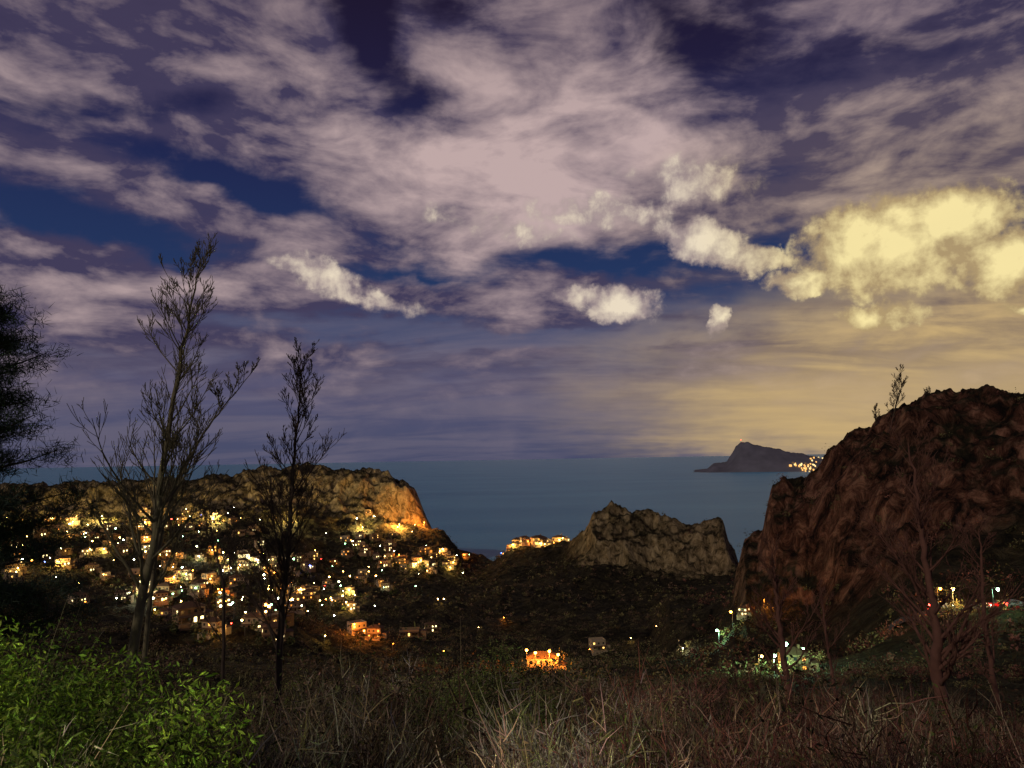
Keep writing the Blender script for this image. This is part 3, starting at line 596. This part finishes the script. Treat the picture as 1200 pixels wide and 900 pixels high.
S2=[(822,284,68,31,18,1.0),(872,304,52,22,8,.85),(905,308,45,16,-5,.6),(728,356,56,30,3,1.0),(688,347,48,20,5,.75),(838,378,18,23,0,.95),(1028,371,50,21,3,1.0),(1045,285,118,66,-3,1.3),(1112,262,80,50,0,1.15),(1000,305,62,42,0,.9),(1185,308,70,45,0,1.2),(1120,300,54,28,0,.7),(945,331,56,18,3,.9),
    (820,214,98,38,6,.6),(372,320,70,26,16,.75),(440,352,105,18,8,.45),(700,247,130,28,6,.5),(590,268,150,24,12,.42),(740,205,60,18,20,.3),(1195,362,22,10,0,.9)]
D2b=total(P2,S2,'MAXIMUM'); nC=noise(P0,24,7,0.58,0.1); D2=math_('ADD',D2b,math_('MULTIPLY',cen(nC,0.95),sm(D2b,0.0,0.25)))
alpha2=sm(D2,0.09,0.44)
rmp=nd("ShaderNodeValToRGB"); LK.new(math_('MULTIPLY',el_,1.0/0.75),rmp.inputs[0]); e=rmp.color_ramp.elements
def elp(py): return max(0,ray(600,py)[2]/0.75)
stops=[(538,(62,68,98)),(500,(76,78,108)),(450,(88,86,114)),(400,(60,72,108)),(330,(35,54,94)),(200,(31,38,78)),(90,(32,28,58)),(0,(29,22,46))]
e[0].position=0; e[0].color=(*lin(stops[0][1]),1); e[1].position=elp(0); e[1].color=(*lin(stops[-1][1]),1)
for py,c in stops[1:-1]: x_=e.new(elp(py)); x_.color=(*lin(c),1)
base=rmp.outputs[0]
glow=total(P1,[(1150,440,540,140,0,1.25),(1190,400,300,200,0,.4),(1070,495,300,70,0,.55)]); glow=sm(glow,0.0,1.1)
hz_n=noise(mpn.outputs[0],1.2,7,0.58,0.4)
haze=math_('MULTIPLY',sm(el_,ray(600,320)[2],ray(600,425)[2]),sm(hz_n.outputs["Fac"],0.3,0.65)); 
base=mixc(math_('MULTIPLY',haze,0.75),base,lin((114,106,122)))
lowf=sm(el_,ray(600,430)[2],ray(600,545)[2])
base=mixc(math_('MULTIPLY',lowf,0.5),base,lin((78,82,108)))
base=mixc(math_('MULTIPLY',glow,math_('MULTIPLY_ADD',hz_n.outputs["Fac"],0.5,0.64),clamp=True),base,lin((204,174,120)))
brt=math_('ADD',sm(D1,0.0,2.0,0.05,0.5),cen(nB,1.5)); brt=math_('ADD',brt,cen(nD,0.6)); brt=math_('ADD',brt,math_('ADD',blob(P1,630,130,240,190,0,.5),blob(P1,560,245,340,90,5,.5)),clamp=True)
c1=mixc(brt,lin((66,60,88)),lin((196,172,170)))
glow2=blob(P0,1130,300,420,240,0,1.2)
c1=mixc(math_('MULTIPLY',glow2,0.7,clamp=True),c1,mixc(brt,lin((106,92,94)),lin((202,176,132))))
dim=sm(el_,ray(600,170)[2],ray(600,-20)[2]); c1=mixc(math_('MULTIPLY',dim,0.4),c1,lin((66,56,80)))
fadeh=sm(el_,ray(600,500)[2],ray(600,390)[2],0.12,1.0); 
skyc=mixc(math_('MULTIPLY',math_('MULTIPLY',alpha1,0.95),fadeh),base,c1)
top2=math_('ADD',sm(D2,0.1,1.25),cen(nC,2.0),clamp=True); top2=math_('MULTIPLY_ADD',top2,0.86,0.14); c2=mixc(top2,lin((146,128,134)),lin((242,226,200))); 
c2w=mixc(top2,lin((160,134,98)),lin((253,234,168)))
c2=mixc(sm(az_,ray(780,300)[0],ray(1000,300)[0]),c2,c2w)
skyc=mixc(math_('MULTIPLY',alpha2,0.92),skyc,c2)
bg=nd("ShaderNodeBackground"); LK.new(skyc,bg.inputs[0]); bg.inputs[1].default_value=1.0
ns=nd("ShaderNodeTexSky",sky_type='NISHITA'); ns.sun_disc=False; ns.sun_elevation=math.radians(-4); ns.sun_rotation=AZS
bg2=nd("ShaderNodeBackground"); LK.new(ns.outputs[0],bg2.inputs[0]); bg2.inputs[1].default_value=0.05
ads=nd("ShaderNodeAddShader"); LK.new(bg.outputs[0],ads.inputs[0]); LK.new(bg2.outputs[0],ads.inputs[1])
out=nd("ShaderNodeOutputWorld"); LK.new(ads.outputs[0],out.inputs[0])
scene.view_settings.view_transform='Standard'; scene.view_settings.look='None'; scene.view_settings.exposure=0
print("houses",len(placed))
